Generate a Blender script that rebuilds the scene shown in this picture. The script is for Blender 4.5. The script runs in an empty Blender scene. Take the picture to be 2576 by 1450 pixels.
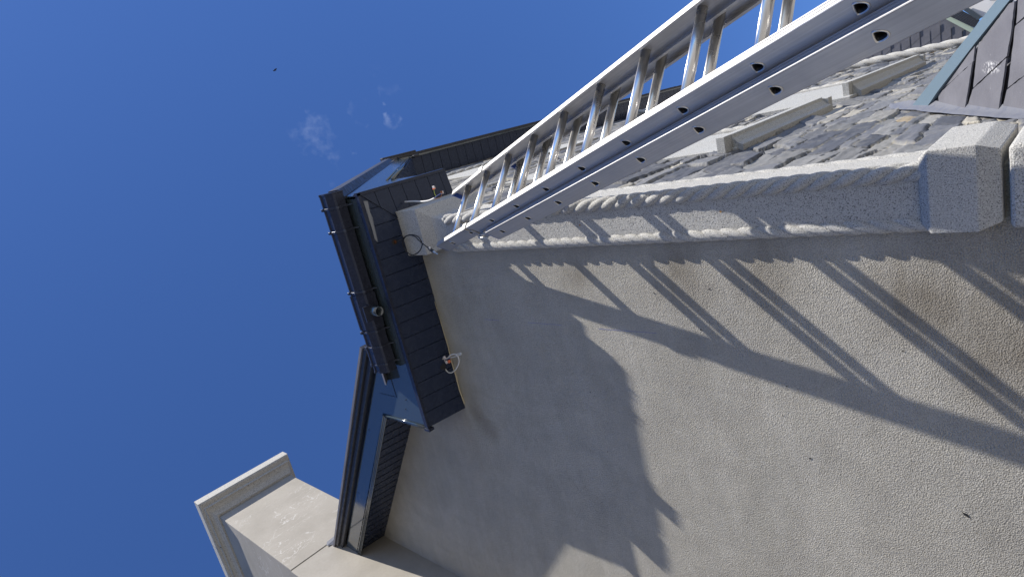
import bpy, bmesh, math, random
import numpy as np
from mathutils import Vector, Matrix
random.seed(7); rng = np.random.RandomState(11)
S = bpy.context.scene; COL = S.collection
R = math.radians
# ------------------------------------------------------------------ camera
# axes: +X out of the stone facade, +Y along the facade away from the viewer, Z up, eye at the origin, ground at z = -1.6
cd = bpy.data.cameras.new("camera"); cam = bpy.data.objects.new("camera", cd); COL.objects.link(cam)
cx_ = Vector((-0.232034, -0.0, 0.0))
row0 = Vector((-0.23203420, 0.66715893, -0.70785527))
row1 = Vector((-0.93972201, -0.34165384, -0.01397145))
row2 = Vector((-0.25116265, 0.66194532, 0.70621931))
m3 = Matrix((row0, -row1, -row2)).transposed()
cam.matrix_world = m3.to_4x4()
cd.sensor_width = 36; cd.lens = 1541.0 / 2576 * 36; cd.clip_start = 0.02; cd.clip_end = 3000
S.camera = cam
S.render.resolution_x = 1024; S.render.resolution_y = 576
# ------------------------------------------------------------------ light
SAZ, SEL = R(-18.7), R(53.0)
w = bpy.data.worlds.new("World"); S.world = w; w.use_nodes = True
wn = w.node_tree.nodes; wl = w.node_tree.links
for n in list(wn): wn.remove(n)
sky = wn.new("ShaderNodeTexSky"); sky.sky_type = 'NISHITA'; sky.sun_disc = False
sky.sun_elevation = SEL; sky.sun_rotation = R(90) - SAZ
sky.altitude = 900; sky.air_density = 1.0; sky.dust_density = 0.25; sky.ozone_density = 5.0
bg = wn.new("ShaderNodeBackground"); bg.inputs['Strength'].default_value = 0.08
wo = wn.new("ShaderNodeOutputWorld")
# thin cirrus wisps in the sky
tc = wn.new("ShaderNodeTexCoord")
def wisp(d, rad):
    s = wn.new("ShaderNodeVectorMath"); s.operation = 'DISTANCE'; s.inputs[1].default_value = d
    nz = wn.new("ShaderNodeTexNoise"); nz.inputs['Scale'].default_value = 34; nz.inputs['Detail'].default_value = 6
    mx = wn.new("ShaderNodeVectorMath"); mx.operation = 'MULTIPLY_ADD'
    mx.inputs[1].default_value = (rad * 6,) * 3
    wl.new(tc.outputs['Generated'], nz.inputs['Vector']); wl.new(nz.outputs['Color'], mx.inputs[0])
    off = wn.new("ShaderNodeVectorMath"); off.operation = 'SUBTRACT'; off.inputs[1].default_value = (rad * 3,) * 3
    wl.new(tc.outputs['Generated'], mx.inputs[2]); wl.new(mx.outputs[0], off.inputs[0]); wl.new(off.outputs[0], s.inputs[0])
    mr = wn.new("ShaderNodeMapRange"); mr.inputs[1].default_value = 0; mr.inputs[2].default_value = rad
    mr.inputs[3].default_value = 1; mr.inputs[4].default_value = 0; wl.new(s.outputs['Value'], mr.inputs[0])
    n2 = wn.new("ShaderNodeTexNoise"); n2.inputs['Scale'].default_value = 42; n2.inputs['Detail'].default_value = 5
    wl.new(tc.outputs['Generated'], n2.inputs['Vector'])
    m2 = wn.new("ShaderNodeMapRange"); m2.inputs[1].default_value = .38; m2.inputs[2].default_value = .85
    wl.new(n2.outputs['Fac'], m2.inputs[0])
    mu = wn.new("ShaderNodeMath"); mu.operation = 'MULTIPLY'; wl.new(mr.outputs[0], mu.inputs[0]); wl.new(m2.outputs[0], mu.inputs[1])
    return mu.outputs[0]
acc = None
for d, r_, k in (((0.0417, .4943, .8683), .036, .42), ((.0498, .5953, .802), .015, .95), ((.0934, .5876, .8038), .03, .16)):
    o = wisp(d, r_); mm = wn.new("ShaderNodeMath"); mm.operation = 'MULTIPLY'; mm.inputs[1].default_value = k; wl.new(o, mm.inputs[0])
    if acc is None: acc = mm.outputs[0]
    else:
        a = wn.new("ShaderNodeMath"); a.operation = 'ADD'; wl.new(acc, a.inputs[0]); wl.new(mm.outputs[0], a.inputs[1]); acc = a.outputs[0]
tint = wn.new("ShaderNodeMix"); tint.data_type = 'RGBA'; tint.blend_type = 'MULTIPLY'; tint.inputs['Factor'].default_value = 1
tint.inputs['B'].default_value = (0.64, 0.87, 1.26, 1)
wl.new(sky.outputs[0], tint.inputs['A'])
cm = wn.new("ShaderNodeMix"); cm.data_type = 'RGBA'; cm.inputs['B'].default_value = (3.4, 4.2, 6.4, 1)
wl.new(acc, cm.inputs['Factor']); wl.new(tint.outputs['Result'], cm.inputs['A'])
wl.new(cm.outputs['Result'], bg.inputs['Color']); wl.new(bg.outputs[0], wo.inputs['Surface'])
sl = bpy.data.lights.new("sun", 'SUN'); sl.energy = 5.0; sl.angle = R(0.5); sl.color = (1.0, .95, .87)
so = bpy.data.objects.new("sun", sl); COL.objects.link(so)
sd = Vector((math.cos(SEL) * math.cos(SAZ), math.cos(SEL) * math.sin(SAZ), math.sin(SEL)))
so.rotation_euler = sd.to_track_quat('Z', 'Y').to_euler(); so.location = sd * 30
S.view_settings.view_transform = 'Standard'; S.view_settings.look = 'None'; S.view_settings.exposure = 0.65; S.view_settings.gamma = 1
try: S.render.engine = 'CYCLES'
except Exception: pass
# ------------------------------------------------------------------ helpers
def empty(name, loc, label, cat, group=None):
    o = bpy.data.objects.new(name, None); COL.objects.link(o); o.location = loc; o.empty_display_size = .1
    o['label'] = label; o['category'] = cat
    if group: o['group'] = group
    return o
def link(name, me, mat, parent=None, label=None, smooth=False):
    o = bpy.data.objects.new(name, me); COL.objects.link(o)
    if mat is not None:
        for m in (mat if isinstance(mat, (list, tuple)) else [mat]): me.materials.append(m)
    if parent is not None:
        o.parent = parent; pw = parent.location.copy(); q = parent.parent
        while q is not None: pw += q.location; q = q.parent
        o.location = -pw
    if label: o['label'] = label
    if smooth:
        for p in me.polygons: p.use_smooth = True
    return o
class MB:
    def __init__(s): s.v = []; s.f = []; s.m = []
    def add(s, vs, fs, mi=0):
        b = len(s.v); s.v += [tuple(v) for v in vs]; s.f += [tuple(b + i for i in f) for f in fs]; s.m += [mi] * len(fs); return s
    def box(s, a, b, mi=0):
        (x0, y0, z0), (x1, y1, z1) = a, b
        return s.add([(x0,y0,z0),(x1,y0,z0),(x1,y1,z0),(x0,y1,z0),(x0,y0,z1),(x1,y0,z1),(x1,y1,z1),(x0,y1,z1)],
              [(0,3,2,1),(4,5,6,7),(0,1,5,4),(1,2,6,5),(2,3,7,6),(3,0,4,7)], mi)
    def hexa(s, bot, top, mi=0):   # two quads
        return s.add(list(bot) + list(top), [(0,3,2,1),(4,5,6,7),(0,1,5,4),(1,2,6,5),(2,3,7,6),(3,0,4,7)], mi)
    def prism(s, poly, vec, mi=0):
        n = len(poly); vec = Vector(vec); top = [tuple(Vector(p) + vec) for p in poly]
        return s.add(list(poly) + top, [tuple(range(n))[::-1], tuple(range(n, 2 * n))] + [(i, (i + 1) % n, n + (i + 1) % n, n + i) for i in range(n)], mi)
    def obox(s, c, ax, ay, az, mi=0):  # centre and half-axis vectors
        c, ax, ay, az = map(Vector, (c, ax, ay, az))
        P = [c - ax - ay - az, c + ax - ay - az, c + ax + ay - az, c - ax + ay - az, c - ax - ay + az, c + ax - ay + az, c + ax + ay + az, c - ax + ay + az]
        return s.add(P, [(0,3,2,1),(4,5,6,7),(0,1,5,4),(1,2,6,5),(2,3,7,6),(3,0,4,7)], mi)
    def sweep(s, prof, a, b, u, v, caps=True, mi=0):  # profile (p,q) in axes u,v from a to b
        a, b, u, v = map(Vector, (a, b, u, v)); n = len(prof)
        A = [a + u * p + v * q for p, q in prof]; B = [b + u * p + v * q for p, q in prof]
        fs = [(i, (i + 1) % n, n + (i + 1) % n, n + i) for i in range(n)]
        if caps: fs += [tuple(range(n))[::-1], tuple(range(n, 2 * n))]
        return s.add(A + B, fs, mi)
    def tube(s, pts, r, n=8, mi=0, closed=False):
        P = [Vector(p) for p in pts]; m = len(P); rs = r if isinstance(r, (list, tuple)) else [r] * m
        up = Vector((.13, .31, .94)); rings = []
        for i, p in enumerate(P):
            t = (P[(i + 1) % m] - P[i - 1]) if closed else (P[min(i + 1, m - 1)] - P[max(i - 1, 0)])
            t.normalize(); a = up - t * up.dot(t)
            if a.length < 1e-3: a = Vector((1, 0, 0)) - t * t.x
            a.normalize(); b = t.cross(a); up = a
            rings.append([p + (a * math.cos(2 * math.pi * k / n) + b * math.sin(2 * math.pi * k / n)) * rs[i] for k in range(n)])
        vs = [q for rg in rings for q in rg]; fs = []
        for i in range(m if closed else m - 1):
            j = (i + 1) % m
            for k in range(n): fs.append((i * n + k, i * n + (k + 1) % n, j * n + (k + 1) % n, j * n + k))
        if not closed: fs += [tuple(range(n))[::-1], tuple(range((m - 1) * n, m * n))]
        return s.add(vs, fs, mi)
    def mesh(s, name, bevel=0, segs=1):
        me = bpy.data.meshes.new(name); me.from_pydata(s.v, [], s.f); me.update()
        for p, i in zip(me.polygons, s.m): p.material_index = i
        bm = bmesh.new(); bm.from_mesh(me); bmesh.ops.recalc_face_normals(bm, faces=bm.faces)
        if bevel: bmesh.ops.bevel(bm, geom=[e for e in bm.edges if e.calc_face_angle(0) > .35], offset=bevel, segments=segs, profile=.6, affect='EDGES', clamp_overlap=True)
        bm.to_mesh(me); bm.free(); return me
    def build(s, name, mat, parent=None, label=None, bevel=0, segs=1, smooth=False):
        return link(name, s.mesh(name, bevel, segs), mat, parent, label, smooth)
def smooth_path(pts, k=6):
    P = [Vector(p) for p in pts]; out = []
    for i in range(len(P) - 1):
        a, b, c, d = P[max(i - 1, 0)], P[i], P[i + 1], P[min(i + 2, len(P) - 1)]
        for j in range(k):
            t = j / k; out.append(.5 * ((2 * b) + (c - a) * t + (2 * a - 5 * b + 4 * c - d) * t * t + (3 * b - a - 3 * c + d) * t ** 3))
    return out + [P[-1]]
# ------------------------------------------------------------------ materials
def mat(name, col, rough=.6, metal=0, spec=.5, ior=None, coat=0):
    m = bpy.data.materials.new(name); m.use_nodes = True; b = m.node_tree.nodes['Principled BSDF']
    b.inputs['Base Color'].default_value = (*col, 1); b.inputs['Roughness'].default_value = rough; b.inputs['Metallic'].default_value = metal
    b.inputs['Specular IOR Level'].default_value = spec
    if ior: b.inputs['IOR'].default_value = ior
    if coat: b.inputs['Coat Weight'].default_value = coat; b.inputs['Coat Roughness'].default_value = .04
    return m
class NT:
    def __init__(s, m): s.t = m.node_tree; s.n = s.t.nodes; s.l = s.t.links; s.b = s.n['Principled BSDF']; s.tc = s.n.new('ShaderNodeTexCoord'); s.co = s.tc.outputs['Object']
    def map(s, scale=(1,1,1), rot=(0,0,0), loc=(0,0,0), src=None):
        q = s.n.new('ShaderNodeMapping'); q.inputs['Scale'].default_value = scale; q.inputs['Rotation'].default_value = rot; q.inputs['Location'].default_value = loc
        s.l.new(src or s.co, q.inputs[0]); return q.outputs[0]
    def noise(s, scale, detail=3, rough=.55, vec=None, dist=0, out='Fac'):
        q = s.n.new('ShaderNodeTexNoise'); q.inputs['Scale'].default_value = scale; q.inputs['Detail'].default_value = detail
        q.inputs['Roughness'].default_value = rough; q.inputs['Distortion'].default_value = dist; s.l.new(vec or s.co, q.inputs['Vector']); return q.outputs[out]
    def vor(s, scale, feat='F1', vec=None, out='Distance', rnd=1):
        q = s.n.new('ShaderNodeTexVoronoi'); q.feature = feat; q.inputs['Scale'].default_value = scale; q.inputs['Randomness'].default_value = rnd
        s.l.new(vec or s.co, q.inputs['Vector']); return q.outputs[out]
    def ramp(s, fac, stops):
        q = s.n.new('ShaderNodeValToRGB'); e = q.color_ramp.elements
        while len(e) < len(stops): e.new(.5)
        for i, (p, c) in enumerate(stops): e[i].position = p; e[i].color = (*(c if isinstance(c, tuple) else (c, c, c)), 1)
        s.l.new(fac, q.inputs[0]); return q.outputs[0]
    def mr(s, v, a, b, c=0, d=1):
        q = s.n.new('ShaderNodeMapRange'); s.l.new(v, q.inputs[0])
        for i, k in enumerate((a, b, c, d)): q.inputs[i + 1].default_value = k
        return q.outputs[0]
    def mix(s, fac, A, B, mode='MIX'):
        q = s.n.new('ShaderNodeMix'); q.data_type = 'RGBA'; q.blend_type = mode
        for k, v in (('Factor', fac), ('A', A), ('B', B)):
            if isinstance(v, (int, float)): q.inputs[k].default_value = v
            elif isinstance(v, tuple): q.inputs[k].default_value = (*v, 1)
            else: s.l.new(v, q.inputs[k])
        return q.outputs['Result']
    def math(s, op, a, b=0.0):
        q = s.n.new('ShaderNodeMath'); q.operation = op
        for i, v in enumerate((a, b)):
            if isinstance(v, (int, float)): q.inputs[i].default_value = v
            else: s.l.new(v, q.inputs[i])
        return q.outputs[0]
    def dist(s, p, src=None):
        q = s.n.new('ShaderNodeVectorMath'); q.operation = 'DISTANCE'; q.inputs[1].default_value = p; s.l.new(src or s.co, q.inputs[0]); return q.outputs['Value']
    def bump(s, h, strength=.3, dist=.01, prev=None):
        q = s.n.new('ShaderNodeBump'); q.inputs['Strength'].default_value = strength; q.inputs['Distance'].default_value = dist
        s.l.new(h, q.inputs['Height'])
        if prev is not None: s.l.new(prev, q.inputs['Normal'])
        return q.outputs[0]
    def set(s, **k):
        for a, v in k.items():
            nm = {'col': 'Base Color', 'rough': 'Roughness', 'normal': 'Normal'}[a]; s.l.new(v, s.b.inputs[nm])
def m_render():
    m = mat('grey_render', (.38, .355, .31), .95, spec=.2); t = NT(m)
    big = t.noise(1.1, 4, .6); mid = t.noise(5, 4, .6); fine = t.noise(240, 2, .6)
    c = t.ramp(big, [(.28, (.435, .410, .35)), (.72, (.605, .572, .495))])
    c = t.mix(t.mr(mid, .35, .7, 0, .38), c, (.34, .32, .285))
    c = t.mix(t.mr(fine, .42, .66, .0, .6), c, (.17, .165, .15))
    # brown damp stains
    wv = t.noise(3.2, 3, .6, out='Color')
    q = t.n.new('ShaderNodeVectorMath'); q.operation = 'MULTIPLY_ADD'; q.inputs[1].default_value = (.22,) * 3; t.l.new(wv, q.inputs[0]); t.l.new(t.co, q.inputs[2])
    for p, r_, k in (((-.72, 2.45, 1.52), .20, .6), ((-.72, 2.45, 1.15), .20, .5), ((-.72, 2.45, 2.15), .14, .5), ((-.80, 2.45, .62), .26, .75), ((-1.02, 2.45, .36), .25, .7), ((-.72, 2.45, .25), .3, .6), ((-1.62, 2.47, 3.25), .16, .35), ((-1.75, 2.47, 3.28), .12, .5), ((-1.85, 2.47, 3.2), .13, .4)):
        d = t.mr(t.dist(p, q.outputs[0]), r_ * .15, r_, k, 0)
        c = t.mix(d, c, (.175, .145, .105))
    # float drags: long faint streaks and pale patches
    dr = t.noise(1.0, 4, .65, vec=t.map((2.2, 1, 9.0), rot=(0, R(35), 0)), dist=1.2)
    c = t.mix(t.mr(dr, .42, .7, 0, .22), c, (.60, .58, .53))
    dr2 = t.noise(1.0, 4, .65, vec=t.map((9.0, 1, 2.0), rot=(0, R(-20), 0), loc=(3, 0, 1)), dist=1.0)
    c = t.mix(t.mr(dr2, .5, .72, 0, .22), c, (.30, .275, .235))
    t.set(col=c)
    # grain: coarse float finish, smoother towards the top under the eaves
    v1 = t.noise(190, 2, .6); v2 = t.vor(210); gr = t.noise(90, 2, .6)
    h = t.math('ADD', t.math('MULTIPLY', v1, 1.3), t.math('MULTIPLY', v2, .6)); h = t.math('ADD', h, t.math('MULTIPLY', gr, .5))
    n1 = t.bump(h, 1.0, .0074)
    # arcs left by the float
    wa = t.n.new('ShaderNodeTexWave'); wa.wave_type = 'RINGS'; wa.inputs['Scale'].default_value = 3.2; wa.inputs['Distortion'].default_value = 9; wa.inputs['Detail'].default_value = 3
    t.l.new(t.map(loc=(1.9, 0, -2.4)), wa.inputs['Vector'])
    n2 = t.bump(t.math('ADD', t.math('MULTIPLY', wa.outputs['Fac'], .25), big), .35, .02, n1)
    t.set(normal=n2); return m
def m_granite(name='granite', lo=(.345, .338, .315), hi=(.565, .552, .515), b=.75, sc=1.0):
    m = mat(name, hi, .85, spec=.25); t = NT(m)
    n1 = t.noise(260 * sc, 2, .7); sp = t.noise(270 * sc, 2, .5); big = t.noise(4, 3)
    c = t.ramp(n1, [(.35, lo), (.62, hi)])
    c = t.mix(t.mr(sp, .575, .635, 0, .85), c, (.075, .078, .08))
    c = t.mix(t.mr(big, .4, .7, 0, .25), c, (.36, .345, .31))
    t.set(col=c); h = t.math('ADD', t.noise(120 * sc, 3, .65), t.noise(300 * sc, 2))
    t.set(normal=t.bump(h, b, .004)); return m
def m_limestone():
    m = mat('pale_render', (.46, .42, .36), .9, spec=.2); t = NT(m)
    c = t.ramp(t.noise(2.2, 5, .62), [(.3, (.27, .25, .215)), (.7, (.345, .32, .28))])
    c = t.mix(t.mr(t.noise(40, 3), .4, .7, 0, .2), c, (.23, .21, .18))
    # white lime runs, drawn out horizontally
    st = t.vor(3.2, 'DISTANCE_TO_EDGE', t.map((1, 1.1, 5.0), src=None)); wob = t.noise(7, 4, .6, out='Color')
    q = t.n.new('ShaderNodeVectorMath'); q.operation = 'MULTIPLY_ADD'; q.inputs[1].default_value = (.25,) * 3; t.l.new(wob, q.inputs[0]); t.l.new(t.co, q.inputs[2])
    st = t.vor(2.4, 'DISTANCE_TO_EDGE', t.map((1, 1.0, 4.6), rot=(R(4), 0, 0), src=q.outputs[0]))
    line = t.math('MULTIPLY', t.mr(st, .006, .02, 1, 0), t.mr(t.noise(3.1, 3), .46, .58, 0, .75))
    line = t.math('MULTIPLY', line, t.mr(t.dist((-3.575, 1.95, 6.55)), .45, .95, 1, 0))
    c = t.mix(line, c, (.52, .50, .47)); t.set(col=c)
    t.set(normal=t.bump(t.noise(70, 4, .6), .25, .004)); return m
def m_stone():
    m = mat('slate_rubble', (.3, .3, .3), .75, spec=.35); t = NT(m)
    a = t.n.new('ShaderNodeAttribute'); a.attribute_name = 'stone'; c = a.outputs['Color']
    n = t.noise(38, 5, .65); n2 = t.noise(9, 4, .6)
    c = t.mix(t.mr(n, .35, .7, 0, .5), c, (.62, .61, .60), 'MULTIPLY')
    c = t.mix(t.mr(n2, .52, .72, 0, .35), c, (.30, .28, .235))
    t.set(col=c, normal=t.bump(t.noise(60, 5, .7, vec=t.map((1, .4, 1.6))), .5, .006)); return m
def m_metal_dark(name, col, rough, ior, bumpy=.03):
    m = mat(name, col, rough, ior=ior); t = NT(m)
    if name[:3] in ('sof', 'gut', 'bra'): t.b.inputs['Specular Tint'].default_value = (.68, .78, 1.0, 1)
    t.set(normal=t.bump(t.noise(5, 2), bumpy, .02), rough=t.mr(t.noise(24, 3), .3, .7, rough * .7, rough * 1.5)); return m
LR_ = (-.24940, .25286, .93480); LW_ = (.75713, .65277, .02539); LN_ = (.60380, -.71412, .35420)
def m_alu(name, col=(.56, .55, .54), rough=.44, ax=None, streak=.6):
    m = mat(name, col, rough, 1.0); t = NT(m)
    sc = ax or (60, 60, 2.2)
    if 'rail' in name:
        m.node_tree.nodes['Principled BSDF'].inputs['Metallic'].default_value = .62
        cb = t.n.new('ShaderNodeCombineXYZ')
        for k_, (a_, f_) in enumerate(((LR_, 1.3), (LW_, 90), (LN_, 150))):
            dp = t.n.new('ShaderNodeVectorMath'); dp.operation = 'DOT_PRODUCT'; dp.inputs[1].default_value = a_; t.l.new(t.co, dp.inputs[0])
            t.l.new(t.math('MULTIPLY', dp.outputs['Value'], f_), cb.inputs[k_])
        vv = cb.outputs[0]
    else: vv = t.map(sc)
    st = t.noise(1.0, 5, .65, vec=vv); sm = t.noise(6, 4, .6); gr = t.noise(60, 3, .7)
    c = t.mix(t.mr(st, .38, .66, 0, .55), col, (.40, .39, .385)); c = t.mix(t.mr(sm, .45, .75, 0, .45), c, (.42, .41, .39))
    c = t.mix(t.mr(gr, .66, .72, 0, .35), c, (.33, .32, .30))
    t.set(col=c, rough=t.mr(sm, .3, .75, rough * .8, rough * 1.5), normal=t.bump(st, .10 * streak, .004)); return m
def m_slate():
    m = mat('roof_slate', (.08, .08, .095), .55, spec=.4); t = NT(m); sc_ = t.math('MULTIPLY', t.mr(t.dist((0, 0, 0), t.map((26, 9, 9), loc=(26 * .262, -9 * 3.63, -9 * .43))), .5, .9, 1, 0), t.mr(t.noise(70, 4, .7), .5, .58, 0, .7))
    c = t.ramp(t.noise(6, 4), [(.3, (.115, .115, .132)), (.7, (.155, .155, .175))])
    c = t.mix(t.mr(t.noise(26, 4, .7), .66, .74, 0, .35), c, (.32, .32, .32))
    t.set(col=t.mix(sc_, c, (.6, .6, .6)), normal=t.bump(t.noise(40, 5, .7), .3, .004)); return m
def m_ground():
    m = mat('paving', (.33, .31, .28), .9); t = NT(m)
    t.set(col=t.ramp(t.noise(.6, 5), [(.3, (.18, .17, .152)), (.7, (.27, .255, .228))]), normal=t.bump(t.noise(30, 4), .3, .01)); return m
M = dict(film=mat('torn_film', (.20, .215, .24), .25), render=m_render(), granite=m_granite(), granite2=m_granite('granite_sill', (.33, .33, .315), (.48, .478, .455), .4, .7), cap=m_granite('chimney_granite', (.34, .33, .30), (.48, .465, .43), .4, .5),
  pale=m_limestone(), stone=m_stone(), soffit=m_metal_dark('soffit_paint', (.019, .026, .050), .24, 1.5), gutter=m_metal_dark('gutter_paint', (.027, .030, .044), .22, 1.5, .02),
  gutter2=m_metal_dark('bracket_paint', (.03, .033, .045), .18, 1.7), fascia=m_metal_dark('fascia_paint', (.045, .062, .075), .09, 2.1, .02), trim=m_metal_dark('barge_paint', (.028, .03, .038), .42, 1.5),
  alu=m_alu('aluminium_rail'), rung=m_alu('aluminium_rung', (.88, .86, .82), .26, (2, 2, 60), .3), alu2=m_alu('cast_bracket', (.62, .61, .58), .45),
  blue=mat('blue_plastic', (.02, .06, .28), .4), dark=mat('black_rubber_and_hollows', (.012, .012, .014), .5), white=mat('white_cable', (.62, .61, .58), .5), clear=mat('clear_plastic', (.62, .56, .54), .2),
  orange=mat('orange_plastic', (.75, .16, .06), .4), yellow=mat('yellow_green_wire', (.45, .55, .06), .5), foam=mat('expanding_foam', (.50, .44, .31), .9), lead=m_metal_dark('lead_flashing', (.12, .125, .145), .55, 1.5, .5),
  copper=mat('weathered_zinc', (.14, .20, .25), .5, .3), green=mat('green_weathered_copper', (.42, .50, .40), .8), slate=m_slate(), whitewall=mat('white_wall', (.75, .74, .72), .9), ground=m_ground(), chalk=mat('blue_chalk', (.16, .18, .45), .9),
  tread=mat('bird_dark', (.02, .02, .03), .8), bronze=mat('copper_core', (.35, .13, .05), .4, .6), tan=mat('orange_flecks', (.42, .22, .05), .9))
# hexagonal-cut slate hanging for the far wing (pattern stays in the material)
# ------------------------------------------------------------------ ground
g = MB(); g.add([(-300, -300, -1.6), (300, -300, -1.6), (300, 300, -1.6), (-300, 300, -1.6)], [(0, 1, 2, 3)])
go = g.build('ground', M['ground']); go['kind'] = 'structure'
# ------------------------------------------------------------------ house
H = empty('house', (-.47, 2.363, -1.6), 'grey rendered house with rubble slate facade, granite corner pilaster, dark eaves and square chimney', 'house')
WY = 2.363
b = MB(); b.prism([(-.46, WY, -1.6), (-9, WY, -1.6), (-9, WY, 5.0), (-5.6, WY, 5.4), (-3.6, WY, 5.31), (-1.8, WY, 3.90), (-1.75, WY, 3.42), (-.46, WY, 3.42)], (0, .3, 0))
b.build('rendered_wall', M['render'], H)
# nail holes and chips in the render
b = MB()
for (x, z) in [(-1.107, 2.76), (-.907, 1.572), (-.878, 1.138), (-1.461, 1.04), (-1.316, 1.006), (-1.197, 1.012), (-1.111, .568), (-1.506, 2.102), (-1.88, 2.071), (-.881, 1.288), (-1.08, 1.363), (-1.653, .948)]:
    k = random.uniform(.0022, .0042)
    b = MB(); b.add([(x + k * math.cos(a) * random.uniform(.7, 1.3), WY - .0015, z + k * math.sin(a) * random.uniform(.7, 1.4)) for a in [i * math.pi / 4 for i in range(8)]], [tuple(range(8))]); b.build('nail_hole', M['dark'], H)
b = MB(); b.add([(-1.760, WY - .0015, .400), (-1.772, WY - .0015, .395), (-1.778, WY - .0015, .388), (-1.768, WY - .0015, .41), (-1.755, WY - .0015, .418), (-1.758, WY - .0015, .408)], [tuple(range(6))]); b.build('render_chip', M['dark'], H)
for xa, za, zb in ((-1.1065, 2.70, 2.83), (-1.107, 2.20, 2.46), (-1.113, 1.6, 1.95)):
    b = MB(); b.box((xa - .0008, WY - .0012, za), (xa + .0008, WY - .001, zb)); b.build('chalk_line', M['chalk'], H)
# --- rubble facade as a real height field in (y, z)
def vnoise(u, v, seed=0):
    r_ = np.random.RandomState(seed).rand(64, 64); iu = np.floor(u).astype(int); iv = np.floor(v).astype(int); fu = u - iu; fv = v - iv
    fu = fu * fu * (3 - 2 * fu); fv = fv * fv * (3 - 2 * fv); g_ = lambda i, j: r_[i % 64, j % 64]
    return (g_(iu, iv) * (1 - fu) + g_(iu + 1, iv) * fu) * (1 - fv) + (g_(iu, iv + 1) * (1 - fu) + g_(iu + 1, iv + 1) * fu) * fv
def fbm(u, v, seed=0, o=4):
    return sum(vnoise(u * 2 ** k, v * 2 ** k, seed + k) * .5 ** k for k in range(o)) / (2 - .5 ** (o - 1)) - .5
FX = -.472
ys = np.concatenate([np.arange(2.6, 6.2, .010), np.arange(6.2, 9, .02), np.arange(9, 13.0, .04)]); zs = np.concatenate([np.arange(-1.6, .2, .05), np.arange(.2, 2.6, .0085), np.arange(2.6, 4.6, .0125), np.arange(4.6, 8.06, .026)])
Yg, Zg = np.meshgrid(ys, zs); Yw = Yg + .05 * fbm(Yg * 5, Zg * 7, 3); Zw = Zg + .11 * fbm(Yg * 1.6, Zg * 2.2, 8) + .03 * fbm(Yg * 7, Zg * 7, 12)
rows = [-2.0]
while rows[-1] < 8.6: rows.append(rows[-1] + rng.choice([.055, .08, .11, .14, .18], p=[.2, .25, .25, .18, .12]))
rows = np.array(rows); ri = np.clip(np.searchsorted(rows, Zw) - 1, 0, len(rows) - 2)
Hh = np.zeros_like(Yw); C = np.zeros(Yw.shape + (3,)); edge = np.zeros_like(Yw)
pal = np.array([(.105, .108, .118), (.14, .142, .148), (.18, .178, .172), (.24, .232, .212), (.30, .28, .235), (.07, .074, .086), (.27, .21, .13)])
for r_ in range(len(rows) - 1):
    mk = ri == r_
    if not mk.any(): continue
    hh = rows[r_ + 1] - rows[r_]; xs = [2.0 + rng.rand() * .3]
    while xs[-1] < 13.6: xs.append(xs[-1] + rng.uniform(.12, .55) * (.6 + hh * 3.5))
    xs = np.array(xs); y_ = Yw[mk] + (Zw[mk] - rows[r_]) * rng.uniform(-1.6, .5); si = np.clip(np.searchsorted(xs, y_) - 1, 0, len(xs) - 2)
    n_ = len(xs); lift = rng.uniform(-.012, .014, n_); tz = rng.uniform(-.10, .12, n_); ty = rng.uniform(-.03, .03, n_); ci = rng.choice(7, n_, p=[.27, .25, .2, .12, .07, .08, .01]); br = rng.uniform(.85, 1.15, n_)
    dz = np.minimum(Zw[mk] - rows[r_], rows[r_ + 1] - Zw[mk]); dy = np.minimum(y_ - xs[si], xs[si + 1] - y_)
    edge[mk] = np.minimum(dz, dy * .8)
    Hh[mk] = lift[si] + tz[si] * (Zw[mk] - (rows[r_] + rows[r_ + 1]) / 2) + ty[si] * (y_ - (xs[si] + xs[si + 1]) / 2)
    C[mk] = pal[ci[si]] * br[si][:, None] * 1.12
rough = fbm(Yg * 9, Zg * 26, 21, 4); layer = np.floor((fbm(Yg * 4, Zg * 14, 31, 3) + .5) * 7) / 7 - .5
lay2 = np.floor((fbm(Yg * 9, Zg * 24, 71, 3) + .5) * 7) / 7 - .5
Hh += .004 * rough + .009 * layer + .009 * lay2
ej = edge + .012 * fbm(Yg * 30, Zg * 30, 41, 4); t_ = np.clip(ej / .0045, 0, 1)
mort = (fbm(Yg * 2.2, Zg * 2.2, 55, 3) > .02); mh = np.where(mort, -.010, -.034) + .008 * rough
Hh = Hh * t_ + mh * (1 - t_); mc = np.where(mort[..., None], np.array((.27, .245, .185)), np.array((.085, .08, .07)))
C = C * t_[..., None] + mc * (1 - t_[..., None])
nz_, ny_ = Yg.shape; V = np.stack([FX + Hh, Yg, Zg], -1).reshape(-1, 3)
idx = np.arange(nz_ * ny_).reshape(nz_, ny_); F = np.stack([idx[:-1, :-1], idx[:-1, 1:], idx[1:, 1:], idx[1:, :-1]], -1).reshape(-1, 4)
me = bpy.data.meshes.new('stone_facade'); me.vertices.add(len(V)); me.vertices.foreach_set('co', V.ravel())
me.loops.add(F.size); me.polygons.add(len(F)); me.loops.foreach_set('vertex_index', F.ravel()); me.polygons.foreach_set('loop_start', np.arange(len(F)) * 4); me.polygons.foreach_set('loop_total', np.full(len(F), 4)); me.update(calc_edges=True)
ca = me.color_attributes.new('stone', 'FLOAT_COLOR', 'POINT'); ca.data.foreach_set('color', np.concatenate([C.reshape(-1, 3), np.ones((nz_ * ny_, 1))], 1).ravel())
bmm = bmesh.new(); bmm.from_mesh(me)
kill = [v for v in bmm.verts if v.co.z > (3.33 if v.co.y < 2.8 else 4.10 + (v.co.y - 2.8) * 1.2)]
bmesh.ops.delete(bmm, geom=kill, context='VERTS'); bmm.to_mesh(me); bmm.free()
link('stone_facade', me, M['stone'], H, smooth=False)
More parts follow.
